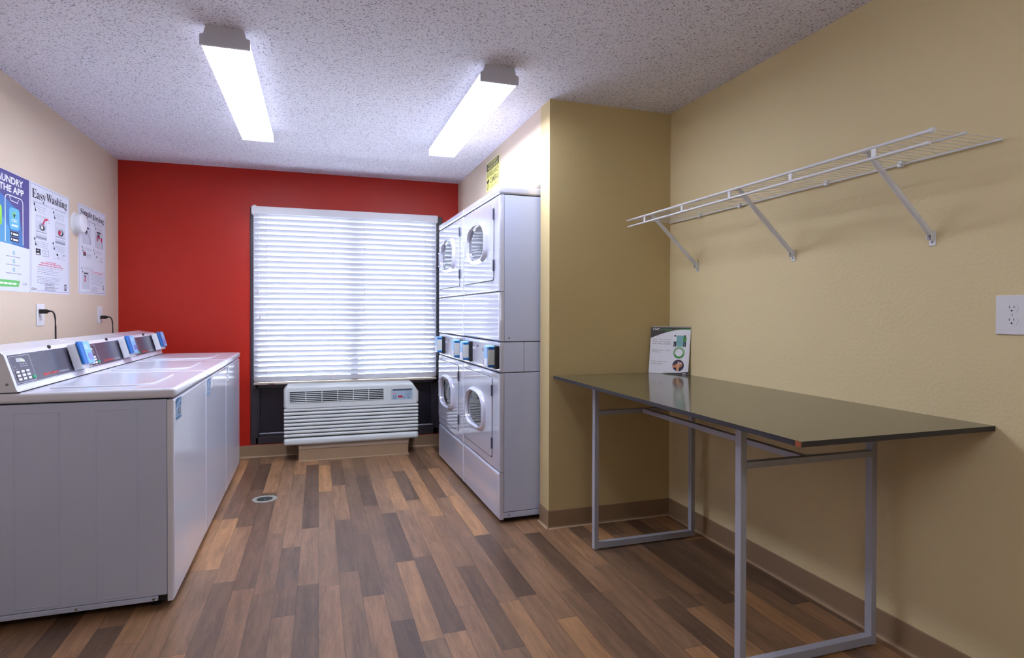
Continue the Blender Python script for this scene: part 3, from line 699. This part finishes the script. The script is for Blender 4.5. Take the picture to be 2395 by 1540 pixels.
A.frame(4.915, 1.590, 5.02, 1.628, .003, LGREY, 3, .002); A.ell(4.96, 1.622, .012, .005, INK, 4); A.ring(5.06, 1.615, .020, .007, .6, GREYI, 3, a0=0, a1=4); A.ring(5.06, 1.598, .020, .007, .6, INK, 3, a0=2, a1=6)
A.rrect(4.690, 1.385, 4.822, 1.507, .008, .006, LGREY, 2); A.rect(4.72, 1.488, 4.79, 1.498, INK, 3); A.line([(4.735, 1.470), (4.74, 1.452), (4.730, 1.435)], .016, REDI, 3); A.line([(4.722, 1.478), (4.748, 1.468)], .010, INK, 4)
A.words(4.84, 5.12, 1.510, .0035, PINKI, 3, k=6, ragged=0); A.words(4.84, 5.12, 1.501, .0028, REDI, 3, k=6, ragged=.1)
for k in range(9): A.words(4.838, 5.110, 1.490-k*.0088, .0022, GREYI, 3, k=8, ragged=.3)
for k in range(5): A.words(4.838, 5.03, 1.404-k*.0078, .0022, GREYI, 3, k=5, ragged=.4)
A.rect(5.082, 1.392, 5.100, 1.424, INK, 3); A.line([(5.086, 1.398), (5.096, 1.418)], .006, LGREY, 4); A.text('CSC', 5.078, 1.366, 5.118, 1.374, GREYI, 3)
A.build('poster_print', t)

t = thing('wall_sensor', 'small round white device on the left wall between the two instruction posters', 'sensor', (XL, 4.56, 1.805))
b = MB(); b.disc((XL, 4.56, 1.808), (1, 0, 0), [(.070, 0), (.070, .004), (.066, .006), (.066, .020)], WHITEPL, 40); link('mounting_plate', b, t, False)
b = MB(); b.disc((XL+.020, 4.56, 1.808), (1, 0, 0), [(.062, 0), (.064, .004), (.064, .026), (.058, .034), (.040, .038), (.0001, .040)], WHITEPL, 40); link('cover', b, t, False)

def outlet(label, O, U, N, w, h, plugs=(0, 1), group='duplex electrical outlets'):
    """duplex outlet plate, O = centre on the wall, U = horizontal axis"""
    t = thing('wall_outlet', label, 'outlet', O, group=group)
    U, N = Vector(U), Vector(N); M = Matrix(((U.x, 0, N.x, 0), (U.y, 0, N.y, 0), (U.z, 1, N.z, 0), (0, 0, 0, 1)))
    b = MB(); b.rbox(-w/2, w/2, -h/2, h/2, .0002, .0055, WHITEPL, .003, 3, M=M); link('plate', b, t)
    for s_ in (1, -1):
        c = s_*h*.158; b = MB(); p = [(math.cos(2*PI*i/24), math.sin(2*PI*i/24)) for i in range(24)]
        pts = [(x*.0172, max(-.0130, min(.0130, y*.0165))+c) for x, y in p]
        b.prism(pts, .0050, .0068, WHITEPL, 'z', M=M)
        b.box(-.0075, -.0058, c+.001, c+.0085, .0066, .0071, DARK, M=M); b.box(.0058, .0075, c+.0015, c+.008, .0066, .0071, DARK, M=M)
        b.disc((0, c-.006, .0066), (0, 0, 1), [(.0026, 0), (.0026, .0005)], DARK, 12, M=M)
        link('receptacle', b, t)
    b = MB(); b.disc((0, 0, .005), (0, 0, 1), [(.0032, 0), (.0030, .0014), (.0001, .0016)], ACPL, 12, M=M); link('screw', b, t)
    return t
outlet('white duplex wall outlet on the left wall behind the nearer washers', (XL, 4.052, 1.212), (0, 1, 0), (1, 0, 0), .098, .125)
outlet('white duplex wall outlet on the left wall nearest the red wall', (XL, 5.015, 1.211), (0, 1, 0), (1, 0, 0), .092, .125)
outlet('large white duplex wall outlet with empty sockets, on the tan wall at the right edge', (XW, 1.2555, 1.2255), (0, -1, 0), (-1, 0, 0), .094, .122)

def cord(label, y, z, ze):
    t = thing('power_cord', label, 'power cord', (XL+.007, y, z), group='black washer power cords')
    b = MB(); b.rbox(XL+.0075, XL+.045, y-.011, y+.011, z-.013, z+.012, BLACK, .004, 2); b.tube([(XL+.04, y, z), (XL+.060, y, z+.002)], [.009, .005], BLACK, 10); link('plug', b, t, False)
    p = [(XL+.058, y, z+.002), (XL+.068, y, z), (XL+.077, y, z-.014), (XL+.082, y, z-.040), (XL+.083, y, z-.09), (XL+.083, y+.005, (z+ze)/2), (XL+.083, y+.01, ze)]
    b = MB(); b.tube(p, .0042, BLACK, 10); link('cable', b, t, False)
cord('black power cord hanging down from the left wall outlet behind the nearer washers', 4.03, 1.232, .55)
cord('black power cord hanging down from the outlet nearest the red wall', 5.02, 1.192, .55)

# surveillance notice above the dryers
t = thing('surveillance_sign', 'yellow and black surveillance camera notice on the wall above the dryers', 'sign', (XR, 4.28, 2.167))
YEL = mat('sign_yellow', (226, 222, 120), .5); SBK = mat('sign_black', (88, 84, 66), .5)
b = MB(); b.rbox(XR-.0025, XR-.0002, 4.105, 4.455, 2.166, 2.387, YEL, .0006, 1); link('sign_plate', b, t, False, False)
A = Art((XR-.0025, 0, 0), (0, -1, 0), (0, 0, 1), (-1, 0, 0))
A.frame(-4.452, 2.169, -4.108, 2.384, .006, mat('sign_cream', (236, 228, 186), .5), 1, .005)
A.rect(-4.444, 2.316, -4.116, 2.377, SBK, 2)
A.text('THIS PROPERTY', -4.400, 2.350, -4.155, 2.371, YEL, 3, .012); A.text('PROTECTED BY', -4.400, 2.322, -4.135, 2.343, YEL, 3, .012)
A.text('SURVEILLANCE', -4.435, 2.268, -4.125, 2.306, SBK, 2, .012); A.text('CAMERAS', -4.345, 2.214, -4.125, 2.256, SBK, 2, .02)
A.poly([(-4.436, 2.246), (-4.375, 2.256), (-4.372, 2.236), (-4.400, 2.226), (-4.432, 2.228)], INK, 2); A.rect(-4.415, 2.196, -4.400, 2.228, INK, 2); A.rect(-4.42, 2.178, -4.405, 2.192, INK, 2)
A.words(-4.36, -4.13, 2.190, .004, SBK, 2, k=6)
A.build('sign_print', t)

# ------------------------------------------------------------ wire shelf on the right wall
sz = 1.777
t = thing('wire_shelf', 'long white wire shelf with three slanted support braces on the tan wall', 'shelf', (2.02, 2.2, sz))
def cap(b, x, y, z, r, d):
    b.tube([(x, y-d*.014, z), (x, y+d*.004, z)], r*1.35, WIRE, 10)
for x, ya, yb, r in ((2.022, 1.288, 3.118, .0038), (1.851, 1.278, 3.118, .0036), (1.728, 1.284, 3.112, .0056)):
    b = MB(); b.tube([(x, ya, sz-.004), (x, yb, sz-.004)], r, WIRE, 10); cap(b, x, ya, sz-.004, r, -1); link('rail', b, t, False)
b = MB(); b.tube([(1.728, 1.298, 1.738), (1.728, 3.100, 1.736)], .0054, WIRE, 10); cap(b, 1.728, 1.298, 1.738, .0046, -1); link('front_rail', b, t, False)
b = MB(); nW = 62
for i in range(nW):
    y = 1.292+i*(3.105-1.292)/(nW-1); b.tube([(2.024, y, sz), (1.730, y, sz), (1.7285, y, 1.768)], .00135, WIRE, 5)
link('deck_wires', b, t, False)
for y in (2.914, 2.559, 2.199, 1.842, 1.481):
    b = MB(); b.rbox(1.7255, 1.7295, y-.009, y+.009, 1.737, 1.775, WIRE, .0015, 1); link('rail_tie', b, t, False)
for y in (1.508, 2.145, 2.855):
    p0 = Vector((1.742, y+.012, 1.772)); p1 = Vector((2.018, y, 1.508)); b = MB()
    b.tube([p0, p0+(p1-p0)*.04, p0+(p1-p0)*.97, p1], [.006, .0100, .0100, .0105], WIRE, 12)
    b.rbox(1.726, 1.752, y+.004, y+.024, 1.766, 1.774, WIRE, .002, 1)
    br = link('brace', b, t, False)
    b = MB(); b.rbox(XW-.004, XW-.0003, y-.012, y+.012, 1.465, 1.515, WIRE, .002, 2); b.rbox(XW-.020, XW-.003, y-.010, y-.007, 1.485, 1.515, WIRE, .001, 1); b.rbox(XW-.020, XW-.003, y+.007, y+.010, 1.485, 1.515, WIRE, .001, 1)
    b.disc((XW-.004, y, 1.478), (-1, 0, 0), [(.004, 0), (.003, .002), (.0001, .0025)], CHROME, 12)
    link('wall_bracket', b, br, False)
for y in (1.624, 1.956, 2.495, 2.824):
    b = MB(); b.rbox(XW-.018, XW-.0003, y-.009, y+.009, 1.763, 1.785, WIRE, .004, 2); b.rbox(XW-.024, XW-.012, y-.016, y-.004, 1.772, 1.786, WIRE, .003, 2); link('wall_clip', b, t, False)

# ------------------------------------------------------------ folding table
tx0, tx1, ty0, ty1, tz0, tz1 = 1.264, XW-.001, 1.302, 3.112, .8585, .8745
t = thing('laundry_folding_table', 'long narrow dark-topped table on silver square-tube legs against the tan wall', 'table', (1.65, 2.2, 0))
b = MB(); b.box(tx0+.0008, tx1, ty0+.0008, ty1, tz0, tz1, TABLETOP)
b.box(tx0, tx0+.0009, ty0+.022, ty1, tz0, tz1-.0002, TABEDGE); b.box(tx0+.004, tx1, ty0, ty0+.0009, tz0, tz1-.0002, TABEDGE)
b.box(tx0+.0002, tx0+.001, ty0+.001, ty0+.022, tz0, tz1-.001, CHIP)
link('tabletop', b, t, False, False)
lw = .024
for y in (1.660, 2.775):
    for x in (1.358, 1.942):
        b = MB(); b.rbox(x, x+lw, y, y+.030, .0015, tz0-.0005, LEGM, .002, 2); b.rbox(x+.002, x+lw-.002, y+.003, y+.027, 0, .003, BLACK, .001, 1); link('leg', b, t, False)
    b = MB(); b.rbox(1.358+lw, 1.942, y, y+.030, .004, .036, LEGM, .002, 2); link('foot_bar', b, t, False)
    b = MB(); b.rbox(1.358+lw, 1.942, y+.002, y+.028, .699, .722, LEGM, .002, 2); link('cross_bar', b, t, False)
b = MB(); b.rbox(1.638, 1.664, 1.688, 2.777, .699, .722, LEGM, .002, 2); link('centre_rail', b, t, False)

# card standing in the corner on the table
P0 = Vector((1.873, 3.108, tz1)); P1 = Vector((2.016, 2.912, tz1)); U = (P1-P0).normalized(); Wd = (P1-P0).length
Nn = Vector((-U.y, U.x, 0)); Nn = -Nn if Nn.dot(Vector((-1, -2, 0))) < 0 else Nn
th = math.radians(2.5); V = (Vector((0, 0, 1))*math.cos(th)-Nn*math.sin(th)+U*.045).normalized(); N2 = U.cross(V).normalized(); N2 = N2 if N2.dot(Nn) > 0 else -N2
t = thing('information_card', 'white and dark grey information card with green swoosh standing on the table corner', 'sign', P0)
Mx = Matrix(((U.x, V.x, N2.x, P0.x), (U.y, V.y, N2.y, P0.y), (U.z, V.z, N2.z, P0.z), (0, 0, 0, 1)))
Hh = .279
b = MB(); b.box(0, Wd-.004, .0005, Hh, -.004, 0, mat('card_white', (240, 243, 252), .2), M=Mx); link('card', b, t, False, False)
A = Art(P0, U, V, N2); CG = mat('card_grey', (74, 70, 72), .4); CGR = mat('card_green', (84, 158, 92), .4); CP = mat('card_pale_green', (146, 190, 146), .4); TE = mat('card_teal', (130, 184, 190), .4)
q = Wd-.004
sw = [(q*i/20, .208+.052*math.sin(min(1, i/17)*PI/2)) for i in range(21)]
A.poly([(0, Hh-.006)]+sw[::1]+[(q, Hh-.006)], CG, 1)
for i in range(8, 20): A.poly([sw[i], sw[i+1], (sw[i+1][0], sw[i+1][1]+.001+.006*(i-7)/12), (sw[i][0], sw[i][1]+.001+.006*(i-8)/12)], CGR, 2)
A.rect(0, Hh-.006, q, Hh, mat('card_edge', (176, 170, 160), .3), 1)
A.text('STAY', .012, .254, .054, .268, WHITET, 3, .03); A.text('confident', .058, .2535, .128, .267, CGR, 3, .005)
for txt, v in (('Please stay 6ft from', .196), ('others and the front', .184), ('desk when available', .172), ('Please wear a face', .134), ('covering', .122), ('Please wash your', .066), ('hands often', .054)):
    A.text(txt, .014, v, .014+min(.112, .0062*len(txt)), v+.0075, mat('card_text', (120, 120, 128), .5), 1)
A.rrect(.148, .162, .212, .226, .016, .02, TE, 1)
for u, c in ((.150, WHITET), (.208, CGR)):
    A.ell(u, .224, .005, .005, INK, 3, n=12); A.rrect(u-.010, .190, u+.010, .220, .006, .008, c, 2); A.rect(u-.007, .160, u-.001, .192, INK, 2); A.rect(u+.002, .160, u+.008, .192, INK, 2)
A.ring(.178, .126, .034, .034, .64, CP, 1); A.ring(.178, .126, .034, .034, .64, CGR, 2, a0=PI*1.15, a1=PI*1.9)
SK = mat('card_skin', (206, 140, 100), .5); A.ell(.178, .052, .034, .034, mat('card_navy', (66, 60, 84), .5), 1)
A.poly([(.146, .050), (.146, .040), (.178, .036), (.200, .048), (.204, .060), (.196, .070), (.176, .064)], SK, 2); A.poly([(.168, .020), (.182, .019), (.186, .050), (.180, .074), (.170, .060)], mat('card_skin_pale', (224, 172, 136), .5), 3)
for k in range(4): A.line([(.180+k*.005, .060), (.176+k*.007, .076-k*.002)], .003, WHITET, 4)
A.poly([(.08, .0008), (q, .0008), (q, .018), (.18, .010), (.12, .006)], CG, 1); A.poly([(.07, .0012), (.18, .010), (.12, .0068)], CGR, 2)
A.words(.205, .23, .004, .004, WHITET, 2, k=2)
A.build('card_print', t)

# ------------------------------------------------------------ floor drain
t = thing('floor_drain', 'round metal floor drain set in the plank floor near the window', 'drain', (-.337, 4.20, 0))
b = MB(); b.disc((-.337, 4.20, 0), (0, 0, 1), [(.078, 0), (.077, .003), (.070, .0042), (.052, .0034), (.050, .0012), (.0001, .0010)], mat('worn_drain_metal', (150, 150, 140), .5, metal=.3, var=.3, vscale=30), 36); link('rim', b, t, False)
b = MB(); b.disc((-.337, 4.20, .0012), (0, 0, 1), [(.049, 0), (.048, .0012), (.0001, .0014)], mat('drain_cover', (40, 46, 42), .45, var=.3, vscale=40), 30); b.disc((-.335, 4.185, .0024), (0, 0, 1), [(.005, 0), (.004, .0015), (.0001, .002)], CHROME, 12); link('cover', b, t, False)

# ------------------------------------------------------------ light
def area(name, loc, rot, sx, sy, power, col=(1, 1, 1)):
    l = bpy.data.lights.new(name, 'AREA'); l.shape = 'RECTANGLE'; l.size = sx; l.size_y = sy; l.energy = power; l.color = col
    o = bpy.data.objects.new(name, l); C.objects.link(o); o.location = loc; o.rotation_euler = rot; return o
area('room_light', (.35, -.2, H-.02), (0, 0, 0), .25, 1.3, 13, (.86, .9, 1))
area('ceiling_bounce_fill', (.2, -.6, 1.3), (math.radians(165), 0, 0), 1.2, 1.2, 15, (.86, .89, 1))  # added unseen fill, aimed up to brighten ceiling and room softly
area('rear_fill', (.2, -1.6, 1.7), (math.radians(80), 0, 0), 1.6, 1.0, 1.5, (.84, .89, 1))  # added weak fill from behind the viewpoint, no fixture there

w = bpy.data.worlds.new('daylight'); bpy.context.scene.world = w; w.use_nodes = True
nt = w.node_tree; bg = nt.nodes['Background']
sk = nt.nodes.new('ShaderNodeTexSky'); sk.sky_type = 'HOSEK_WILKIE' if 'HOSEK_WILKIE' in [i.identifier for i in sk.bl_rna.properties['sky_type'].enum_items] else sk.sky_type
mixn = nt.nodes.new('ShaderNodeMix'); mixn.data_type = 'RGBA'; mixn.inputs[0].default_value = .15
mixn.inputs[6].default_value = (.95, .97, 1, 1); nt.links.new(sk.outputs[0], mixn.inputs[7]); nt.links.new(mixn.outputs[2], bg.inputs[0])
bg.inputs[1].default_value = 35.0

# ------------------------------------------------------------ camera
def cam():
    yaw, pitch, roll = .3156, -.0087, .0022
    c, s = math.cos(yaw), math.sin(yaw); r = Vector((c, -s, 0)); d = Vector((s, c, 0)); u = Vector((0, 0, 1))
    c2, s2 = math.cos(pitch), math.sin(pitch); d, u = d*c2+u*s2, u*c2-d*s2
    c3, s3 = math.cos(roll), math.sin(roll); r, u = r*c3+u*s3, u*c3-r*s3
    cd = bpy.data.cameras.new('camera'); o = bpy.data.objects.new('camera', cd); C.objects.link(o)
    cd.sensor_width = 36; cd.sensor_fit = 'HORIZONTAL'; cd.lens = 1386.05/2395*36; cd.shift_y = -(770-745.15)/2395; cd.clip_start = .02
    o.matrix_world = Matrix(((r.x, u.x, -d.x, 0), (r.y, u.y, -d.y, 0), (r.z, u.z, -d.z, 1.2274), (0, 0, 0, 1)))
    bpy.context.scene.camera = o
cam()
vs = bpy.context.scene.view_settings; vs.view_transform = 'Standard'; vs.look = 'None'; vs.exposure = .38; vs.gamma = 1
